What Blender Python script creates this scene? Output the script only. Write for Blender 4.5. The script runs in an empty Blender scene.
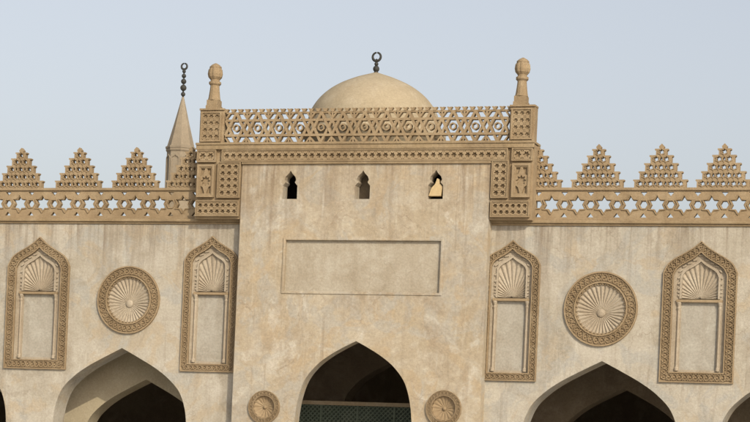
import bpy, math, random, bmesh
from mathutils import Vector, Matrix
from mathutils.geometry import tessellate_polygon
random.seed(7)
S=bpy.context.scene; COL=S.collection
rad=math.radians
# ---------------- camera (level, rising front, slight roll) ----------------
TH=rad(18); DH=70.0; ZC=10.47
cam=bpy.data.cameras.new('camera'); camo=bpy.data.objects.new('camera',cam); COL.objects.link(camo)
C=Vector((DH*math.sin(TH),-DH*math.cos(TH),1.6))
FPX=DH/0.03
q=(Vector((0,0,1.6))-C).to_track_quat('-Z','Y').to_matrix()@Matrix.Rotation(rad(2.5),3,'Z')
camo.matrix_world=Matrix.Translation(C)@q.to_4x4()
Lc=q.transposed()@(Vector((0,0,ZC))-C); SA=Lc.x/-Lc.z; SB=Lc.y/-Lc.z
cam.sensor_width=36; cam.lens=36*FPX/750; cam.clip_end=3000
cam.shift_x=SA*FPX/750; cam.shift_y=SB*FPX/750
S.camera=camo
def A(px,py,Y=0.0):
    v=q@Vector(((px-375)/FPX+SA,-(py-211)/FPX+SB,-1)); t=(Y-C.y)/v.y; p=C+v*t
    return p.x,p.z
def X(px,py,Y=0.0): return A(px,py,Y)[0]
def Z(px,py,Y=0.0): return A(px,py,Y)[1]
# ---------------- mesh builder ----------------
class MB:
    def __init__(s): s.v=[]; s.f=[]
    def add(s,vs,fs):
        o=len(s.v); s.v+= [tuple(p) for p in vs]; s.f+=[tuple(i+o for i in f) for f in fs]
    def box(s,x0,x1,y0,y1,z0,z1,j=0):
        r=lambda:random.uniform(-j,j)
        vs=[(x+r(),y+r(),z+r()) for x in(x0,x1) for y in(y0,y1) for z in(z0,z1)]
        s.add(vs,[(0,1,3,2),(4,6,7,5),(0,4,5,1),(2,3,7,6),(0,2,6,4),(1,5,7,3)])
    def bar(s,p,q_,w,y0,y1,j=0.004,k=.75):
        dx=q_[0]-p[0]; dz=q_[1]-p[1]; L=math.hypot(dx,dz) or 1e-6; nx=-dz/L*w/2; nz=dx/L*w/2
        y0=y0-random.uniform(0,j*2)
        vs=[]
        for (a,y,m) in ((p,y0,k),(q_,y0,k),(p,y1,1),(q_,y1,1)):
            vs+=[(a[0]+nx*m,y,a[1]+nz*m),(a[0]-nx*m,y,a[1]-nz*m)]
        s.add(vs,[(0,1,3,2),(4,6,7,5),(0,2,6,4),(1,5,7,3),(0,4,5,1),(2,3,7,6)])
    def plate(s,outer,holes,y0,y1):
        loops=[outer]+list(holes); flat=[p for l in loops for p in l]
        tris=tessellate_polygon([[Vector((p[0],p[1],0)) for p in l] for l in loops])
        n=len(flat)
        vs=[(p[0],y0,p[1]) for p in flat]+[(p[0],y1,p[1]) for p in flat]
        fs=[tuple(t) for t in tris]+[(t[0]+n,t[2]+n,t[1]+n) for t in tris]
        o=0
        for l in loops:
            m=len(l)
            for i in range(m):
                a=o+i; b=o+(i+1)%m; fs.append((a,b,b+n,a+n))
            o+=m
        s.add(vs,fs)
    def ringloop(s,A_,B_,y0,y1):
        n=len(A_)
        vs=[(p[0],y0,p[1]) for p in A_]+[(p[0],y0,p[1]) for p in B_]+[(p[0],y1,p[1]) for p in A_]+[(p[0],y1,p[1]) for p in B_]
        fs=[]
        for i in range(n):
            k=(i+1)%n
            fs+=[(i,k,n+k,n+i),(2*n+i,3*n+i,3*n+k,2*n+k),(i,2*n+i,2*n+k,k),(n+i,n+k,3*n+k,3*n+i)]
        s.add(vs,fs)
    def lathe(s,cx,cy,prof,n=24,flute=0,nf=12,rot=0):
        vs=[];fs=[]
        for (r,z) in prof:
            for i in range(n):
                a=2*math.pi*i/n+rot; rr=r*(1+flute*abs(math.cos(a*nf/2)))
                vs.append((cx+rr*math.cos(a),cy+rr*math.sin(a),z))
        for k in range(len(prof)-1):
            for i in range(n):
                j=(i+1)%n; fs.append((k*n+i,k*n+j,(k+1)*n+j,(k+1)*n+i))
        fs.append(tuple(range(n))[::-1]); fs.append(tuple((len(prof)-1)*n+i for i in range(n)))
        s.add(vs,fs)
    def ball(s,cx,cy,cz,r,n=12):
        s.lathe(cx,cy,[(max(r*math.sin(math.pi*k/8),0.001),cz-r*math.cos(math.pi*k/8)) for k in range(9)],n)
    def build(s,name,mat,parent=None,smooth=False,bev=0):
        L=Vector((0,0,0))
        p=parent
        while p is not None: L=L+p.location; p=p.parent
        me=bpy.data.meshes.new(name); me.from_pydata([(a-L.x,b-L.y,c-L.z) for a,b,c in s.v],[],s.f)
        bm=bmesh.new(); bm.from_mesh(me); bmesh.ops.recalc_face_normals(bm,faces=bm.faces); bm.to_mesh(me); bm.free()
        if smooth:
            for f in me.polygons: f.use_smooth=True
        me.materials.append(mat)
        o=bpy.data.objects.new(name,me); COL.objects.link(o); o.parent=parent
        if bev:
            b=o.modifiers.new('bevel','BEVEL'); b.width=bev; b.segments=2; b.limit_method='ANGLE'
        return o
def thing(name,label,cat,loc=(0,0,0),group=None):
    o=bpy.data.objects.new(name,None); COL.objects.link(o); o.location=loc; o['label']=label; o['category']=cat
    o.empty_display_size=.3
    if group:o['group']=group
    return o
# ---------------- key levels ----------------
zcb=(Z(60,223)+Z(680,227))/2
zct=zcb+.15
zpt=(Z(60,186)+Z(680,189))/2
# ---------------- materials ----------------
def mat(name,c1,c2,c3,streak=None,scale=1.0,bump=.5,rough=.95,sp=.5,grime=None,crack=False,drip=None,patch=None):
    m=bpy.data.materials.new(name); m.use_nodes=True; N=m.node_tree.nodes; Lk=m.node_tree.links
    b=N['Principled BSDF']; b.inputs['Roughness'].default_value=rough
    b.inputs['Specular IOR Level'].default_value=.15
    tc=N.new('ShaderNodeNewGeometry'); P=tc.outputs['Position']
    def noise(sc,det=6,ro=.6,mp=None,dist=0,off=(0,0,0)):
        n=N.new('ShaderNodeTexNoise'); n.inputs['Scale'].default_value=sc; n.inputs['Detail'].default_value=det; n.inputs['Roughness'].default_value=ro; n.inputs['Distortion'].default_value=dist
        k=N.new('ShaderNodeMapping'); k.inputs['Scale'].default_value=mp or (1,1,1); k.inputs['Location'].default_value=off
        Lk.new(P,k.inputs['Vector']); Lk.new(k.outputs[0],n.inputs['Vector'])
        return n.outputs['Fac']
    def rng(f,a,b_,lo=0,hi=1):
        r=N.new('ShaderNodeMapRange'); r.inputs['From Min'].default_value=a; r.inputs['From Max'].default_value=b_
        r.inputs['To Min'].default_value=lo; r.inputs['To Max'].default_value=hi; Lk.new(f,r.inputs['Value']); return r.outputs[0]
    def mul(a,b_):
        x=N.new('ShaderNodeMath'); x.operation='MULTIPLY'; Lk.new(a,x.inputs[0]); Lk.new(b_,x.inputs[1]); return x.outputs[0]
    def mix(f,a,b_,bt='MIX'):
        x=N.new('ShaderNodeMix'); x.data_type='RGBA'; x.blend_type=bt
        if hasattr(f,'links'): Lk.new(f,x.inputs[0])
        else: x.inputs[0].default_value=f
        for i,c in ((6,a),(7,b_)):
            if isinstance(c,tuple): x.inputs[i].default_value=(*c,1)
            else: Lk.new(c,x.inputs[i])
        return x.outputs[2]
    n1=noise(.38*scale,6,.6,dist=.8); n2=noise(1.7*scale,8,.62,dist=.4); n3=noise(16*scale,4,.7)
    col=mix(rng(n1,.38,.62),c1,c2)
    col=mix(rng(n2,.48,.68,0,.75),col,c3)
    if patch:
        for pc,off,th,am in patch:
            col=mix(mul(rng(noise(.55,8,.6,dist=1.5,off=off),th,th+.05,0,am),rng(noise(4,6,.7,off=off),.34,.56,.35,1)),col,pc)
    if grime:
        g1=noise(.7*scale,8,.68,dist=1.0,off=(7,3,11)); g2=noise(5*scale,6,.7,dist=.5,off=(2,9,4))
        col=mix(mul(rng(g1,.49,.66,0,1),rng(g2,.38,.6,.3,.9)),col,grime)
    if streak:
        ns=noise(1.0,6,.62,(1.6*scale,1.6*scale,.22*scale),.8)
        col=mix(rng(ns,.53,.77,0,.6),col,streak)
    if drip:
        sx=N.new('ShaderNodeSeparateXYZ'); Lk.new(P,sx.inputs[0])
        zn=N.new('ShaderNodeMath'); zn.operation='MULTIPLY_ADD'; Lk.new(noise(1.0,4,.6,(1.3,1.3,0),0,(9,9,9)),zn.inputs[0]); zn.inputs[1].default_value=5.0; Lk.new(sx.outputs['Z'],zn.inputs[2])
        zm=rng(zn.outputs[0],drip[0]-drip[1]+2.5,drip[0]+2.3,0,.95)
        ns2=noise(1.0,6,.68,(4.2,4.2,.16),.5,(5,5,5))
        col=mix(mul(rng(ns2,.45,.63,0,.95),zm),col,streak)
        ns3=noise(1.0,5,.65,(7,7,.4),.6,(15,5,1))
        col=mix(mul(rng(ns3,.58,.72,0,.45),rng(noise(.6,3,.5,off=(1,7,3)),.45,.6)),col,(.52,.495,.42))
        ns4=noise(1.0,6,.68,(5.5,5.5,.18),.5,(25,2,5))
        col=mix(mul(rng(ns4,.55,.69,0,.65),rng(noise(.5,4,.6,off=(6,6,6)),.46,.58)),col,streak)
    if crack:
        vo=N.new('ShaderNodeTexVoronoi'); vo.feature='DISTANCE_TO_EDGE'; vo.inputs['Scale'].default_value=.9
        wv=N.new('ShaderNodeTexNoise'); wv.inputs['Scale'].default_value=2.5; wv.inputs['Detail'].default_value=4
        Lk.new(P,wv.inputs['Vector'])
        ad=N.new('ShaderNodeMix'); ad.data_type='RGBA'; ad.blend_type='ADD'; ad.inputs[0].default_value=.55; Lk.new(P,ad.inputs[6]); Lk.new(wv.outputs['Color'],ad.inputs[7]); Lk.new(ad.outputs[2],vo.inputs['Vector'])
        cm=mul(rng(vo.outputs['Distance'],.0,.014,1,0),rng(noise(.7,4,.6,off=(3,1,8)),.5,.6,0,.55))
        col=mix(cm,col,streak)
    v=rng(n3,.3,.7,1-sp*.35,1+sp*.2)
    cc=N.new('ShaderNodeCombineColor')
    for i in range(3): Lk.new(v,cc.inputs[i])
    col=mix(1.0,col,cc.outputs[0],'MULTIPLY')
    Lk.new(col,b.inputs['Base Color'])
    bp=N.new('ShaderNodeBump'); bp.inputs['Strength'].default_value=bump; bp.inputs['Distance'].default_value=.04
    Lk.new(noise(5*scale,8,.72),bp.inputs['Height']); Lk.new(bp.outputs[0],b.inputs['Normal'])
    return m
M_pl=mat('aged_plaster',(.415,.38,.31),(.355,.32,.25),(.455,.422,.352),(.225,.185,.135),bump=.55,grime=(.28,.245,.185),crack=True,drip=(zcb,1.7),patch=[((.335,.325,.285),(3,8,1),.52,.8),((.39,.315,.21),(11,2,6),.54,.6)])
M_bl=mat('ochre_plaster',(.405,.35,.26),(.35,.29,.20),(.445,.40,.315),(.235,.18,.12),bump=.55,grime=(.29,.235,.165),crack=True,drip=(zpt+1.2,2.2),patch=[((.35,.325,.27),(5,8,2),.51,.8),((.385,.30,.19),(1,6,6),.53,.7),((.48,.445,.37),(8,1,9),.57,.65)])
M_pn=mat('panel_plaster',(.36,.335,.28),(.315,.29,.235),(.395,.375,.315),(.25,.215,.16),bump=.4,grime=(.28,.245,.19))
M_cp=mat('centre_panel_plaster',(.385,.345,.27),(.34,.295,.22),(.42,.385,.31),(.26,.215,.15),bump=.5,grime=(.29,.245,.175),crack=True)
M_sh=mat('shell_stone',(.37,.315,.235),(.32,.265,.19),(.41,.36,.275),(.25,.20,.14),bump=.5)
M_st=mat('carved_stone',(.295,.22,.132),(.245,.18,.105),(.345,.27,.17),(.18,.13,.075),scale=1.0,bump=.5,sp=.35)
M_cor=mat('cornice_stone',(.30,.225,.132),(.25,.185,.105),(.345,.27,.17),(.17,.12,.07),scale=1.0,bump=.5,grime=(.19,.14,.085))
M_dm=mat('dome_plaster',(.375,.315,.215),(.335,.275,.18),(.41,.35,.25),(.29,.23,.15),bump=.3)
M_mi=mat('minaret_stone',(.29,.24,.17),(.245,.20,.14),(.33,.28,.205),None,bump=.5)
M_in=mat('inner_plaster',(.38,.33,.23),(.33,.28,.19),(.42,.37,.27),None,bump=.4)
M_dk=mat('shade_toned_plaster',(.17,.135,.09),(.13,.10,.07),(.21,.17,.12),None,bump=.4)  # darker copy of the inner plaster, interior shade put into its colour
M_fl=mat('marble_paving',(.52,.49,.44),(.48,.45,.40),(.55,.53,.49),None,bump=.1,rough=.6)
M_gr=mat('green_wood',(.125,.155,.115),(.10,.125,.095),(.16,.185,.14),None,bump=.2,rough=.8)
M_gd=mat('dark_green_wood',(.055,.07,.052),(.04,.052,.04),(.07,.085,.065),None,bump=.2,rough=.8)
M_wd=mat('pale_wood',(.38,.31,.21),(.32,.25,.16),(.42,.35,.25),None,bump=.2,rough=.7)
M_wm=mat('sun_patch_colour',(.52,.40,.22),(.46,.34,.18),(.56,.44,.26),None,bump=.2)  # warm bright tone, sunlight put into the colour
M_me=mat('dark_metal',(.05,.05,.045),(.04,.04,.035),(.08,.075,.06),None,bump=.1,rough=.5)
# ---------------- shapes ----------------
def crom(P,n=6):
    out=[]
    Q=[P[0]]+list(P)+[P[-1]]
    for i in range(1,len(Q)-2):
        p0,p1,p2,p3=Q[i-1],Q[i],Q[i+1],Q[i+2]
        for k in range(n):
            t=k/n
            out.append(tuple(.5*((2*p1[a])+(-p0[a]+p2[a])*t+(2*p0[a]-5*p1[a]+4*p2[a]-p3[a])*t*t+(-p0[a]+3*p1[a]-3*p2[a]+p3[a])*t**3) for a in(0,1)))
    out.append(P[-1]); return out
WIDE=crom([(0,0),(.25,.125),(.5,.26),(.7,.40),(.87,.58),(.965,.83),(1,1.15)])
CENT=crom([(0,0),(.2,.10),(.45,.245),(.67,.42),(.85,.66),(.955,1.0),(1,1.40)])
NICH=crom([(0,0),(.2,.17),(.45,.33),(.7,.47),(.88,.62),(1,.85)],5)
def archpoly(cx,za,hw,prof,zb):
    R=[(cx+u*hw,za-v*hw) for u,v in prof]; R.append((cx+hw,zb))
    Lf=[(2*cx-x,z) for x,z in R[1:]]
    return R+Lf[::-1]
def rect(x0,x1,z0,z1): return [(x0,z0),(x1,z0),(x1,z1),(x0,z1)]
def circ(cx,cz,r,n=48): return [(cx+r*math.cos(2*math.pi*i/n),cz+r*math.sin(2*math.pi*i/n)) for i in range(n)]
def star(cx,cz,r,ri,n=6,rot=math.pi/2): return [(cx+(r if i%2==0 else ri)*math.cos(rot+math.pi*i/n),cz+(r if i%2==0 else ri)*math.sin(rot+math.pi*i/n)) for i in range(2*n)]
def hexa(cx,cz,r,rot=0,n=6): return [(cx+r*math.cos(rot+2*math.pi*i/n),cz+r*math.sin(rot+2*math.pi*i/n)) for i in range(n)]
def walk(path,step,closed=True):
    P=path+([path[0]] if closed else [])
    T=sum(math.hypot(b[0]-a[0],b[1]-a[1]) for a,b in zip(P,P[1:])); step=T/round(T/step)
    pts=[]; acc=0
    for a,b in zip(P,P[1:]):
        L=math.hypot(b[0]-a[0],b[1]-a[1])
        if L<1e-6: continue
        while acc<L-1e-6:
            t=acc/L; pts.append((a[0]+(b[0]-a[0])*t,a[1]+(b[1]-a[1])*t,(b[0]-a[0])/L,(b[1]-a[1])/L)); acc+=step
        acc-=L
    return pts
def arabesque(mb,path,step,w,y0,y1):
    """interlaced border: hexagon links, centre bosses and side leaves along a path"""
    pts=walk(path,step)
    for i,(x,z,tx,tz) in enumerate(pts):
        nx,nz=-tz,tx
        def P(u,v): return (x+tx*u*step+nx*v*w,z+tz*u*step+nz*v*w)
        H=[P(-.5,0),P(-.2,.38),P(.2,.38),P(.5,0),P(.2,-.38),P(-.2,-.38)]
        for k in range(6): mb.bar(H[k],H[(k+1)%6],.022,y0+(.008 if k%2 else 0),y1)
        mb.bar(P(-.11,0),P(.11,0),.038,y0-.004,y1)
        for s in(-1,1):
            mb.bar(P(.5,.46*s),P(.5,.22*s),.026,y0+.012,y1)
def starfield(mb,x0,x1,z0,z1,cell,y0,y1,r=.44):
    nx=max(1,round((x1-x0)/cell)); nz=max(1,round((z1-z0)/cell)); cx=(x1-x0)/nx; cz=(z1-z0)/nz
    for i in range(nx):
        for j in range(nz):
            a=x0+i*cx; b=z0+j*cz; s=min(cx,cz)
            hs=[star(a+cx/2,b+cz/2,s*r,s*r*.57,6,0)]
            for sx in(-1,1):
                for sz in(-1,1):
                    u,v=a+cx/2+sx*cx*.5,b+cz/2+sz*cz*.5
                    hs.append([(u-sx*.012,v-sz*.012),(u-sx*.22*s,v-sz*.012),(u-sx*.012,v-sz*.22*s)])
            mb.plate(rect(a,a+cx,b,b+cz),hs,y0,y1)
def fan(mb,cx,cz,R,a0,a1,nf,yc,ye,amp,na=None,nr=10):
    na=na or nf*8; vs=[];fs=[]
    for i in range(na+1):
        a=a0+(a1-a0)*i/na; rr=R(a)
        for k in range(nr+1):
            t=k/nr; fl=abs(math.sin(nf*(a-a0)/(a1-a0)*math.pi))
            y=yc+(ye-yc)*t*t-amp*(fl-.5)*min(1,t*1.6)
            r=rr*t
            vs.append((cx+r*math.cos(a),y,cz+r*math.sin(a)))
    for i in range(na):
        for k in range(nr):
            o=i*(nr+1)+k; fs.append((o,o+1,o+nr+2,o+nr+1))
    mb.add(vs,fs)
def make_niche(parent,cx,za,zb,hw):
    o0=archpoly(cx,za,hw,NICH,zb)
    fwid=.28*hw
    def off(dd): return archpoly(cx,za-dd*1.12,hw-dd,NICH,zb+dd)
    m=MB(); m.ringloop(o0,off(fwid),-.02,.01)
    m.ringloop(off(.0),off(.034),-.08,-.015); m.ringloop(off(fwid-.034),off(fwid),-.075,-.015)
    arabesque(m,off(fwid/2),.155,fwid-.07,-.068,-.015)
    fr=m.build('carved_niche',M_st,parent)
    ih=hw-fwid
    zs=za-(za-zb)*.425
    sh=ih*.68; zsp=zs+.07
    zap=za-fwid*1.12-.25
    pa=archpoly(cx,zap,sh,NICH,zsp)
    def R(a):
        a=min(max(a,.004),math.pi-.004)
        ca,sa=math.cos(a),math.sin(a); best=None
        n=len(pa)
        for i in range(n):
            x1,z1=pa[i][0]-cx,pa[i][1]-zsp; x2,z2=pa[(i+1)%n][0]-cx,pa[(i+1)%n][1]-zsp
            den=ca*(z2-z1)-sa*(x2-x1)
            if abs(den)<1e-9: continue
            t=(x1*(z2-z1)-z1*(x2-x1))/den; u=(x1*sa-z1*ca)/den
            if t>1e-3 and -1e-6<=u<=1+1e-6: best=t if best is None else max(best,t)
        return best or sh
    NS=40; shl=[(cx+R(math.pi*i/NS)*math.cos(math.pi*i/NS),zsp+R(math.pi*i/NS)*math.sin(math.pi*i/NS)) for i in range(NS+1)]
    pw=sh*1.02; hz0=zb+fwid+.07
    panel=rect(cx-pw,cx+pw,hz0,zs-.04)
    m=MB()
    m.plate(off(fwid-.01),[shl,panel],.05,.2)
    m.ringloop([(cx+(x-cx)*1.12,zsp+(z-zsp)*1.06) for x,z in shl],shl,.0,.06)
    for i in range(2,NS-1,2):
        a=math.pi*i/NS; r=R(a)*1.17
        if abs(r*math.cos(a))<ih-.06: m.bar((cx+r*math.cos(a-.05),zsp+r*math.sin(a-.05)),(cx+r*math.cos(a+.05),zsp+r*math.sin(a+.05)),.06,.01,.06)
    m.build('niche_surround',M_sh,fr)
    m=MB(); fan(m,cx,zsp,lambda a:R(a)*1.02,0,math.pi,19,.16,.075,.042,na=152); m.build('shell_hood',M_sh,fr,smooth=True)
    m=MB(); m.lathe(0,0,[(.07,0),(.07,.05),(.03,.07)],16); m.v=[(cx+x,.15-z,zsp+abs(y)) for x,y,z in m.v]; m.build('shell_boss',M_sh,fr)
    m=MB(); m.box(cx-pw-.01,cx+pw+.01,.11,.22,hz0-.01,zs-.03); m.build('blank_panel',M_pn,fr)
    for s in(-1,1):
        m=MB(); xx=cx+s*(pw+.06)
        m.lathe(xx,.03,[(.06,hz0-.03),(.06,hz0+.05),(.036,hz0+.09),(.034,zs-.27),(.055,zs-.20),(.036,zs-.16),(.07,zs-.06),(.07,zs-.03)],10)
        m.build('colonnette',M_sh,fr)
    m=MB(); m.box(cx-pw-.13,cx+pw+.13,-.02,.08,zs-.028,zs+.045); m.build('lintel',M_st,fr)
    return off(fwid-.012)
def make_medallion(parent,cx,cz,r,yb=0.0,name='carved_medallion',nf=34,off_=.10):
    ri=r*.69
    m=MB(); m.ringloop(circ(cx,cz,r),circ(cx,cz,ri),yb-.025,yb+.01)
    m.ringloop(circ(cx,cz,r),circ(cx,cz,r-.04*r),yb-.08,yb-.02); m.ringloop(circ(cx,cz,ri+.04*r),circ(cx,cz,ri),yb-.08,yb-.02)
    arabesque(m,circ(cx,cz,(r+ri)/2),.155*max(.7,r),(r-ri)*.70,yb-.068,yb-.02)
    o=m.build(name,M_st,parent)
    oz=-off_*r
    def R(a):
        b=oz*math.sin(a); return -b+math.sqrt(b*b-(oz*oz-(ri*1.01)**2))
    sc=MB()
    for i in range(nf):
        a=2*math.pi*(i+.5)/nf; rr=R(a)*.93; wd=math.pi/nf*.8
        m2=(cx+rr*math.cos(a-wd),cz+oz+rr*math.sin(a-wd)),(cx+R(a)*.985*math.cos(a),cz+oz+R(a)*.985*math.sin(a)),(cx+rr*math.cos(a+wd),cz+oz+rr*math.sin(a+wd))
        sc.bar(m2[0],m2[1],.026*r,yb-.045,yb+.03); sc.bar(m2[1],m2[2],.026*r,yb-.04,yb+.03)
    m=MB(); fan(m,cx,cz+oz,R,0,2*math.pi,nf,yb+.08,yb+.0,.042*max(.5,r),na=nf*8); m.build('shell_rosette',M_sh if r>.7 else M_st,o,smooth=True)
    sc.build('scalloped_rim',M_st,o)
    m=MB(); m.lathe(0,0,[(.11*r,0),(.11*r,.03),(.07*r,.05),(.03*r,.06)],20)
    m.v=[(cx+x,yb+.07-z,cz+oz+y) for x,y,z in m.v]; m.build('boss',M_sh if r>.7 else M_st,o)
    return circ(cx,cz,ri*1.004)
bxl=X(236.6,300,-.4); bxr=X(485,300,-.4)
wxl=-24.0; wxr=24.0
# ---------------- wings ----------------
def crenel(parent,cx,z0):
    k=.0312; m=MB()
    T=[(25.0,0,7.6,5),(20.2,7.6,15.2,4),(15.4,15.2,22.8,3),(10.6,22.8,30.2,2),(5.8,30.2,36.2,1)]
    for w,a,b,n in T:
        ol=[(-(w-.7),a),(w-.7,a),(w-.7,b-2.0),(w+.5,b-1.2),(w+.5,b),(-(w+.5),b),(-(w+.5),b-1.2),(-(w-.7),b-2.0)]
        ol=[(cx+x*k,z0+z*k) for x,z in ol]
        zc=(a+b)/2; hs=[]; sp=9.5
        xs=[(i-(n-1)/2)*sp for i in range(n)]
        for hx in xs: hs.append(star(cx+hx*k,z0+zc*k,2.55*k,1.55*k,6))
        for i in range(n-1):
            u=(xs[i]+xs[i+1])/2
            hs.append([(cx+(u+p_)*k,z0+(zc+q_)*k) for p_,q_ in ((-1.0,0),(0,-2.1),(1.0,0),(0,2.1))])
        m.plate(ol,hs,.10,.27)
        for hx in xs:
            P=star(cx+hx*k,z0+zc*k,3.4*k,2.3*k,6)
            for t in range(12): m.bar(P[t],P[(t+1)%12],.02,.078,.12,.002)
        for i in range(n-1):
            u=(xs[i]+xs[i+1])/2
            for s in(-1,1):
                m.bar((cx+(u-1.9)*k,z0+zc*k),(cx+u*k,z0+(zc+s*3.2)*k),.018,.08,.12,.002); m.bar((cx+(u+1.9)*k,z0+zc*k),(cx+u*k,z0+(zc+s*3.2)*k),.018,.083,.12,.002)
    m.plate([(cx+x*k,z0+z*k) for x,z in ((-1.8,36.1),(1.8,36.1),(2.6,38.2),(0,41),(-2.6,38.2))],[],.11,.26)
    return m.build('crenellation',M_st,parent)
def parapet(parent,x0,x1):
    m=MB(); z0=zct+.07; z1=zpt-.08; n=round((x1-x0)/.78); p=(x1-x0)/n; zc=(z0+z1)/2; h=(z1-z0)/2
    for i in range(n):
        c=x0+(i+.5)*p; a=c-p*.22; b=c+p*.28; r=.245
        hs=[star(a,zc,r,r*.6,6),hexa(b,zc,.115,0,6)]
        for sz in(-1,1):
            hs.append([(b-.10,zc+sz*(h-.045)),(b+.10,zc+sz*(h-.045)),(b,zc+sz*(h-.17))])
        m.plate(rect(c-p/2,c+p/2,z0,z1),hs,.10,.24)
        P=star(a,zc,r*1.18,r*.74,6)
        for k in range(12): m.bar(P[k],P[(k+1)%12],.026,.07,.12)
        P=hexa(b,zc,.145,0,6)
        for k in range(6): m.bar(P[k],P[(k+1)%6],.024,.075,.12)
    o=m.build('openwork_parapet',M_st,parent)
    m=MB(); m.box(x0,x1,.04,.32,z1,zpt,0); m.box(x0,x1,.06,.30,zct-.01,z0); m.build('parapet_rail',M_st,o,bev=.012)
def wing(parent,x0,x1,arches,niches,meds,crens):
    holes=[archpoly(cx,za,hw,WIDE,.06) for cx,za,hw in arches]
    for cx,za,zb,hw in niches: holes.append(make_niche(parent,cx,za,zb,hw))
    for cx,cz,r in meds: holes.append(make_medallion(parent,cx,cz,r))
    m=MB(); m.plate(rect(x0,x1,0,zcb),holes,0,.8); m.build('wall',M_pl,parent)
    m=MB(); m.box(x0,x1,-.06,.5,zcb,zcb+.06); m.box(x0,x1,-.12,.5,zcb+.06,zct); m.build('cornice',M_cor,parent,bev=.02)
    parapet(parent,x0,x1)
    for cx in crens: crenel(parent,cx,zpt)
LA=[(X(122,348),Z(122,348),2.28)]; LA.append((X(-55,348),LA[0][1],2.28))
RA=[(X(602,361),Z(602,361),2.38),(X(803,361),Z(602,361),2.38)]
LW=thing('arcade_wing','plastered arcade wall with lit arch reveal, to the left of the projecting entrance block','building',(X(110,400),0,0))
RW=thing('arcade_wing','plastered arcade wall with darker arches, to the right of the projecting entrance block','building',(X(610,400),0,0))
wing(LW,wxl,bxl+.05,LA+[(X(-247,348),LA[0][1],2.14)],
     [(X(38.0,300),Z(40,237),Z(40,369),1.07),(X(210.5,300),Z(213,236),Z(212,372),.89),(X(-146,300),Z(40,237),Z(40,369),1.04)],
     [(X(129,300),Z(129,300),1.05),(X(-58,300),Z(129,300),1.05)],
     [X(v,170) for v in (-98,-39,19,77,134,189)])
wing(RW,bxr-.05,wxr,RA,
     [(X(511,300),Z(506,240),Z(511,381),.86),(X(699.5,300),Z(698,241),Z(700,383),1.07),(X(895,300),Z(698,241),Z(700,383),1.05)],
     [(X(601,309),Z(601,309),1.09),(X(799,309),Z(601,309),1.09)],
     [X(v,170) for v in (535,597,660,723,786,849)])
# ---------------- entrance block ----------------
F=-.4
EB=thing('entrance_block','projecting ochre plastered entrance block with blank panel, three small windows and openwork crest','building',(0,F,0))
zc108=Z(365,107,F);z142=Z(365,142,F);z148=Z(365,147.5,F);z163=Z(365,163,F)
zb218=Z(218,218,F)
def vent(px,py):
    cx,z0=A(px,py,F)
    R_=[(.235,0),(.235,.40),(.15,.50),(.19,.58),(.16,.67),(.06,.77),(0,.86)]
    return [(cx+a,z0+b) for a,b in R_]+[(cx-a,z0+b) for a,b in R_[:-1][::-1]]
vents=[vent(289.5,199),vent(362,199),vent(435,199)]
px0,pz1=A(286,240,F); px1,pz0=A(439,293,F)
prect=rect(px0,px1,pz0,pz1)
holes=vents+[prect,archpoly(X(356,341,F),Z(356,341,F),1.86,CENT,.06)]
holes.append(make_medallion(EB,*A(264.5,407,F),.50,F,'carved_roundel',16,0))
holes.append(make_medallion(EB,*A(444,408.5,F),.54,F,'carved_roundel',16,0))
m=MB(); m.plate(rect(bxl,bxr,0,z163),holes,F,F+.42); m.build('block_wall',M_bl,EB)
m=MB(); m.box(bxl,bxl+.35,F+.421,.8,0,z163); m.build('side_wall',M_bl,EB)
m=MB(); m.box(bxr-.35,bxr,F+.421,.8,0,z163); m.build('side_wall',M_bl,EB)
m=MB(); m.box(px0-.02,px1+.02,F+.09,F+.3,pz0-.02,pz1+.02); pn=m.build('blank_panel',M_cp,EB)
m=MB()
def fr(m,x0,x1,z0,z1,w,y0,y1): m.ringloop(rect(x0-w,x1+w,z0-w,z1+w),rect(x0,x1,z0,z1),y0,y1)
fr(m,px0,px1,pz0,pz1,.08,F-.03,F+.02); m.build('panel_frame',M_bl,pn,bev=.014)
vx,vz=A(435,199,F)
m=MB(); m.plate([(vx-.22,vz+.10),(vx+.16,vz+.10),(vx+.20,vz+.38),(vx+.10,vz+.47),(vx+.08,vz+.60),(vx+.02,vz+.62),(vx-.03,vz+.46),(vx-.14,vz+.34)],[],F+.06,F+.30); m.build('painted_sun_patch',M_wm,EB)  # added plate, its bright colour stands in for sunlight in the right window
vx,vz=A(362,199,F)
m=MB(); m.box(vx-.4,vx+.3,F+.50,F+.6,vz-.05,vz+.9); m.build('window_back',M_dk,EB)
# upper crest
xa=X(197,150,F); xb=X(534,150,F); xi0=X(222,150,F); xi1=X(509,150,F)
BK=F+.05
m=MB(); m.box(xa,xb,BK,.30,z163+.003,z142-.10)
m.box(xa,bxl+.0,BK,.30,zb218-.02,z163); m.box(bxr,xb,BK,.30,zb218-.02,z163)
m.build('crest_wall',M_st,EB)
m=MB(); m.box(xa-.02,xb+.02,F-.10,.32,z142-.07,z142); m.box(xa-.01,xb+.01,F-.07,BK-.001,z148-.04,z142-.071)
m.box(bxl-.01,bxr+.01,F-.07,BK-.001,z163-.03,z163+.03)
m.build('crest_moulding',M_cor,EB,bev=.012)
def band(m,x0,x1,z0,z1,cell):
    fr(m,x0,x1,z0,z1,.03,F-.07,BK-.001)
    fr(m,x0+.025,x1-.025,z0+.025,z1-.025,.015,F-.05,BK-.002)
    starfield(m,x0+.026,x1-.026,z0+.026,z1-.026,cell,F-.04,BK-.003)
m=MB(); band(m,xi0+.05,xi1-.05,z163+.07,z148-.08,.21)
m.build('interlace_band',M_st,EB)
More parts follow.
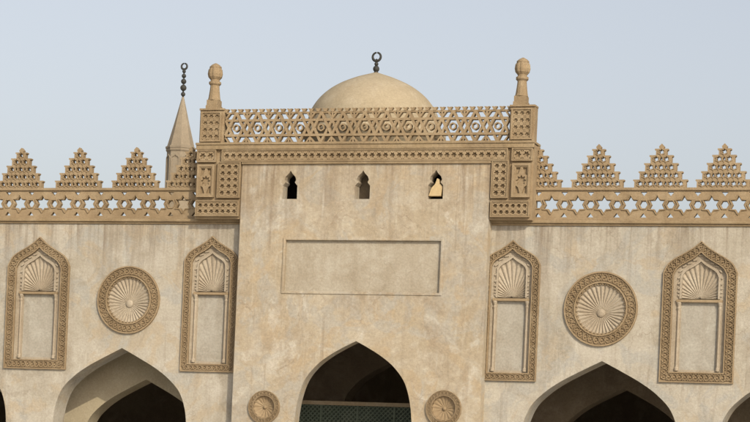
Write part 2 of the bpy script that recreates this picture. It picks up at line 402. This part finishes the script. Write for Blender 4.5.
for s in(0,1):
    u0,u1=(xa,bxl) if s==0 else (bxr,xb)
    m=MB()
    if s==0: a0,a1,b0,b1=u0+.06,u0+.62,u0+.76,u1-.07
    else: a0,a1,b0,b1=u1-.62,u1-.06,u0+.07,u1-.76
    band(m,b0,b1,zb218+.64,z163+.02,.20)
    band(m,u0+.08,u1-.08,zb218+.08,zb218+.50,.18)
    band(m,a0,a1,z163+.07,z148-.08,.21)
    fr(m,a0+.07,a1-.07,zb218+.70,z163-.1,.07,F-.07,BK-.001)
    fr(m,a0+.10,a1-.10,zb218+.73,z163-.13,.028,F-.045,BK-.002)
    cx=(a0+a1)/2; cz=(zb218+.70+z163-.1)/2; hz=(z163-.1-zb218-.70)/2
    hs=[star(cx,cz,.165,.10,8)]
    for sx in(-1,1):
        for sz in(-1,1): hs.append([(cx+sx*.165,cz+sz*(hz-.05)),(cx+sx*.03,cz+sz*(hz-.05)),(cx+sx*.09,cz+sz*.20),(cx+sx*.165,cz+sz*.15)])
    m.plate(rect(a0+.101,a1-.101,zb218+.731,z163-.131),hs,F-.025,BK-.001)
    m.build('carved_pier_panel',M_st,EB)
    t0,t1=(xa+.03,X(223,125,F)) if s==0 else (X(509,125,F),xb-.03)
    m=MB(); m.box(t0,t1,F+.06,F+.40,z142,zc108-.04); m.box(t0-.01,t1+.01,F+.01,F+.42,zc108-.04,zc108+.02)
    pr=m.build('corner_pier',M_st,EB,bev=.01)
    m=MB(); starfield(m,t0+.11,t1-.11,z142+.09,zc108-.13,.19,F-.0,F+.059); fr(m,t0+.11,t1-.11,z142+.09,zc108-.13,.05,F-.03,F+.06); m.build('interlace_panel',M_st,pr)
    pyy=F+.22; pcx,pz=A(214 if s==0 else 521,108,pyy); pz=zc108+.02
    m=MB(); m.box(pcx-.20,pcx+.20,pyy-.19,pyy+.19,pz,pz+.10); m.box(pcx-.18,pcx+.18,pyy-.17,pyy+.17,pz+.10,pz+.27)
    m.lathe(pcx,pyy,[(.20,pz+.27),(.18,pz+.36),(.15,pz+.60),(.14,pz+.72),(.19,pz+.77),(.19,pz+.83),(.14,pz+.86),(.145,pz+.92)],12)
    pn_=m.build('pinnacle',M_st,EB)
    m=MB(); m.lathe(pcx,pyy,[(.14,pz+.91),(.195,pz+.98),(.215,pz+1.08),(.20,pz+1.20),(.16,pz+1.27)],36,.10,9)
    m.lathe(pcx,pyy,[(.185,pz+1.265),(.185,pz+1.30),(.12,pz+1.36),(.03,pz+1.41)],16)
    m.build('fluted_bulb',M_st,pn_)
# crest openwork: bold interlocking six-pointed stars with hexagons between them, short cresting on top
m=MB(); x0=X(223.5,125,F)+.02; x1=X(508.5,125,F)-.02; H=zc108-z142; n=13; p=(x1-x0)/n
y0,y1=F+.10,F+.25; W=.085
def clipbar(p_,q_,w,dy):
    (ax,az),(bx,bz)=p_,q_
    if ax>bx: ax,az,bx,bz=bx,bz,ax,az
    if bx<=x0+.005 or ax>=x1-.005: return
    if ax<x0: az+=(bz-az)*(x0-ax)/(bx-ax); ax=x0
    if bx>x1: bz=az+(bz-az)*(x1-ax)/(bx-ax); bx=x1
    m.bar((ax,az),(bx,bz),w,y0+dy,y1,.001,.85)
hh=H*.45; zm=z142+hh
for i in range(-1,n+1):
    cx=x0+(i+.5)*p
    T1=[(cx+p*.577*math.cos(math.pi/2+2*math.pi*t/3),zm+hh*.97*math.sin(math.pi/2+2*math.pi*t/3)) for t in range(3)]
    T2=[(a,2*zm-b) for a,b in T1]
    for t in range(3):
        clipbar(T1[t],T1[(t+1)%3],W,0); clipbar(T2[t],T2[(t+1)%3],W,.012)
    P=hexa(cx,zm,.10,math.pi/6)
    for t in range(6):
        clipbar(P[t],P[(t+1)%6],.045,.02)
    yx=cx+p*.5
    for s in(-1,1):
        clipbar((yx,zm+s*.20),(yx,zm+s*hh),.055,.02)
        clipbar((yx,zm+s*hh*.60),(yx-.14,zm+s*hh),.055,.026); clipbar((yx,zm+s*hh*.60),(yx+.14,zm+s*hh),.055,.03)
tz=zm+hh; th=z142+H-tz
clipbar((x0,tz-.015),(x1,tz-.015),.06,.032)
for i in range(3*n+1):
    cxx=x0+i*p/3
    m.plate([(cxx-.035,tz),(cxx+.035,tz),(cxx+.05,tz+th*.45),(cxx+.085,tz+th),(cxx+.02,tz+th),(cxx,tz+th*.75),(cxx-.02,tz+th),(cxx-.085,tz+th),(cxx-.05,tz+th*.45)],[],y0+.01,y1-.01)
clipbar((x0,z142+.02),(x1,z142+.02),.05,.02)
m.build('openwork_crest',M_st,EB)
# ---------------- dome ----------------
YD=7.0
dx,dzt=A(376,74,YD); _,dzb=A(376,110,YD); k=(Vector((dx,YD,dzt))-C).dot(q@Vector((0,0,-1)))/FPX
DM=thing('dome','smooth tan plastered dome with crescent finial behind the openwork crest','dome',(dx,YD,zcb))
R0=66*k; prof=[(R0*1.04,zcb),(R0*1.04,dzb-1.0),(R0*1.1,dzb-.98),(R0*1.1,dzb-.8),(R0,dzb-.79)]
pp=crom([(66,-24),(65.5,-10),(60.5,2),(51,13.5),(38,23),(22,30.5),(9,35),(1.5,37.5)],6)
prof+=[(a*k,dzb+b*k) for a,b in pp]
m=MB(); m.lathe(dx,YD,prof,64); m.build('dome_shell',M_dm,DM,smooth=True)
zt=dzb+36*k
def crescent(m,cx,cy,cz,r,th,gap=22):
    n=32; vs=[];fs=[];ns=8
    for i in range(n+1):
        a=rad(90+gap)+rad(360-2*gap)*i/n; t=th*(.65+.35*math.sin(math.pi*i/n))
        for j in range(ns):
            b=2*math.pi*j/ns; rr=r+t*math.cos(b)
            vs.append((cx+rr*math.cos(a),cy+t*math.sin(b),cz+rr*math.sin(a)))
    for i in range(n):
        for j in range(ns):
            fs.append((i*ns+j,i*ns+(j+1)%ns,(i+1)*ns+(j+1)%ns,(i+1)*ns+j))
    m.add(vs,fs)
m=MB(); m.lathe(dx,YD,[(.05,zt-.1),(.03,zt+.5)],10); m.lathe(dx,YD,[(.10,zt),(.05,zt+.10),(.04,zt+.15)],12)
m.ball(dx,YD,zt+.17,.11); m.ball(dx,YD,zt+.33,.07)
crescent(m,dx,YD,zt+.57,.14,.045,7)
m.build('crescent_finial',M_me,DM,smooth=True)
# ---------------- minaret ----------------
YM=28.0
mx,mt=A(183,97,YM); km=(Vector((mx,YM,mt))-C).dot(q@Vector((0,0,-1)))/FPX; mzb=mt-52*km
mnx=mx
MN=thing('minaret','slender octagonal stone minaret with pointed cone roof, far behind the left parapet','minaret',(mnx,YM,0))
m=MB(); m.lathe(mnx,YM,[(15.2*km,mzb-.02),(15.2*km,mzb+.06),(13.6*km,mzb+.10),(7.4*km,mt-26*km),(1.0*km,mt)],8,rot=math.pi/8); m.build('cone_roof',M_mi,MN)
m=MB(); r=13.6*km
m.lathe(mnx,YM,[(r*1.25,0),(r*1.25,mzb-3.2),(r*1.5,mzb-3.0),(r*1.5,mzb-2.8),(r,mzb-2.79),(r,mzb-.18),(r*1.08,mzb-.12),(r*1.08,mzb-.025)],8,rot=math.pi/8); sh=m.build('shaft',M_mi,MN)
m=MB()
for i in range(8):
    a=math.pi/4*i; apo=r*math.cos(math.pi/8)
    P=archpoly(0,mzb-.35,.15,NICH,mzb-2.2); Q=archpoly(0,mzb-.28,.205,NICH,mzb-2.3)
    mm=MB(); mm.ringloop(Q,P,0,.06)
    m.add([(mnx+math.cos(a)*(apo+.04-y)-math.sin(a)*x,YM+math.sin(a)*(apo+.04-y)+math.cos(a)*x,z) for x,y,z in mm.v],mm.f)
m.build('blind_arch_frame',M_mi,sh)
m=MB(); m.lathe(mnx,YM,[(.045,mt-.1),(.035,mt+1.15)],8)
for dz,rr in ((.12,.10),(.40,.14),(.68,.12),(.92,.10),(1.12,.08)): m.ball(mnx,YM,mt+dz,rr)
crescent(m,mnx,YM,mt+1.34,.13,.05,7); m.build('ball_finial',M_me,MN,smooth=True)
# ---------------- inner arcades & hall ----------------
IL=thing('inner_arcade','inner row of pointed arches seen through the left arch','arcade',(X(148,381,2),2,0))
ztop=zcb-.9
m=MB(); m.plate(rect(wxl,bxl-.3,0,ztop),[archpoly(c,LA[0][1]-.85,2.2,WIDE,.06) for c in (LA[0][0],LA[1][0],X(-247,348))],2.0,2.7); m.build('inner_wall',M_in,IL)
IR=thing('inner_arcade','dim inner row of pointed arches seen through the arches right of the entrance','arcade',(X(610,381,4),4.2,0))
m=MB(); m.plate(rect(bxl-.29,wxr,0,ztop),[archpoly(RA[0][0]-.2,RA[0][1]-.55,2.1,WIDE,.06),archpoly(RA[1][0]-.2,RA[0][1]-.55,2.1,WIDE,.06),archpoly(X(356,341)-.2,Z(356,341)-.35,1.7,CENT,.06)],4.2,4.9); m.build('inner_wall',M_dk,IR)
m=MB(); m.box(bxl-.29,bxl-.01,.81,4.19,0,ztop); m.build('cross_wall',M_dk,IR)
HL=thing('prayer_hall','flat roofed hall closing off the dark space behind the arcades','building',(0,12,0))
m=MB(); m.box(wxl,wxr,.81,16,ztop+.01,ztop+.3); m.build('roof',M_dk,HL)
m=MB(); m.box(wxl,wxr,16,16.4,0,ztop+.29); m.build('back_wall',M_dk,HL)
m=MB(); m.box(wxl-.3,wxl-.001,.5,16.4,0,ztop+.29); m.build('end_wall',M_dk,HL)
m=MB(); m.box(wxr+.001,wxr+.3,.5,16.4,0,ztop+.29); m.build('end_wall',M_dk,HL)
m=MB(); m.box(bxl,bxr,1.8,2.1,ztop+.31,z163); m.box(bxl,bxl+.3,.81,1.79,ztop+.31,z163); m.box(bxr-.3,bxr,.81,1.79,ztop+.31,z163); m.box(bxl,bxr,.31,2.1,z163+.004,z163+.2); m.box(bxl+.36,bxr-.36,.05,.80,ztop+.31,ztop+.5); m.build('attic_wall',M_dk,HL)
# lattice screen deep in the central arch
YS=3.2
xs0=X(285,410,YS); xs1=X(432,410,YS); zs1=Z(360,402,YS)
SC=thing('wooden_screen','dull green lattice screen with pale top rail inside the central arch','screen',((xs0+xs1)/2,YS,0))
m=MB(); m.box(xs0,xs1,YS-.05,YS+.1,zs1-.12,zs1); m.box(xs0,xs1,YS-.04,YS+.09,zs1-.85,zs1-.80); m.build('screen_rail',M_wd,SC)
m=MB()
for i in range(5):
    x=xs0+(xs1-xs0)*i/4; m.box(x-.03,x+.03,YS-.035,YS+.085,0.08,zs1-.121)
m.box(xs0,xs1,YS-.045,YS+.095,.0,.079); m.build('screen_frame',M_gr,SC)
m=MB(); m.box(xs0,xs1,YS+.04,YS+.06,.1,zs1-.12); m.build('screen_backing',M_gd,SC)
m=MB()
nn=34; cw=(xs1-xs0)/nn
for i in range(nn):
    for j in range(6):
        a=xs0+i*cw; b=zs1-.12-(j+1)*cw
        m.bar((a,b),(a+cw,b+cw),.04,YS,YS+.039); m.bar((a+cw,b),(a,b+cw),.04,YS+.008,YS+.039)
m.build('lattice_panel',M_gr,SC)
# ---------------- ground ----------------
m=MB(); m.box(-1500,1500,-1500,1500,-.2,0); g=m.build('ground',M_fl); g['kind']='structure'; g['label']='pale stone paving of the courtyard'; g['category']='ground'
# ---------------- light ----------------
EL=rad(29); AZ=rad(40)
sd=Vector((math.sin(AZ)*math.cos(EL),-math.cos(AZ)*math.cos(EL),math.sin(EL)))
sl=bpy.data.lights.new('sun','SUN'); so=bpy.data.objects.new('sun',sl); COL.objects.link(so); sl.energy=2.9; sl.angle=rad(.6); sl.color=(1,.885,.70)
so.rotation_euler=sd.to_track_quat('Z','Y').to_euler(); so.location=(20,-30,40)
w=bpy.data.worlds.new('World'); S.world=w; w.use_nodes=True; N=w.node_tree.nodes; Lk=w.node_tree.links
sk=N.new('ShaderNodeTexSky'); sk.sky_type='NISHITA'; sk.sun_disc=False; sk.sun_elevation=EL; sk.sun_rotation=math.atan2(sd.x,sd.y)
sk.dust_density=3.5; sk.air_density=1.2; sk.ozone_density=1
hs=N.new('ShaderNodeHueSaturation'); hs.inputs['Saturation'].default_value=.45
mx_=N.new('ShaderNodeMix'); mx_.data_type='RGBA'; mx_.blend_type='MULTIPLY'; mx_.inputs[0].default_value=1; mx_.inputs[7].default_value=(1.065,1.04,1.065,1)
Lk.new(sk.outputs[0],hs.inputs['Color']); Lk.new(hs.outputs[0],mx_.inputs[6]); bg=N['Background']; Lk.new(mx_.outputs[2],bg.inputs['Color']); bg.inputs['Strength'].default_value=.144
S.view_settings.view_transform='Standard'; S.view_settings.look='None'; S.view_settings.exposure=0
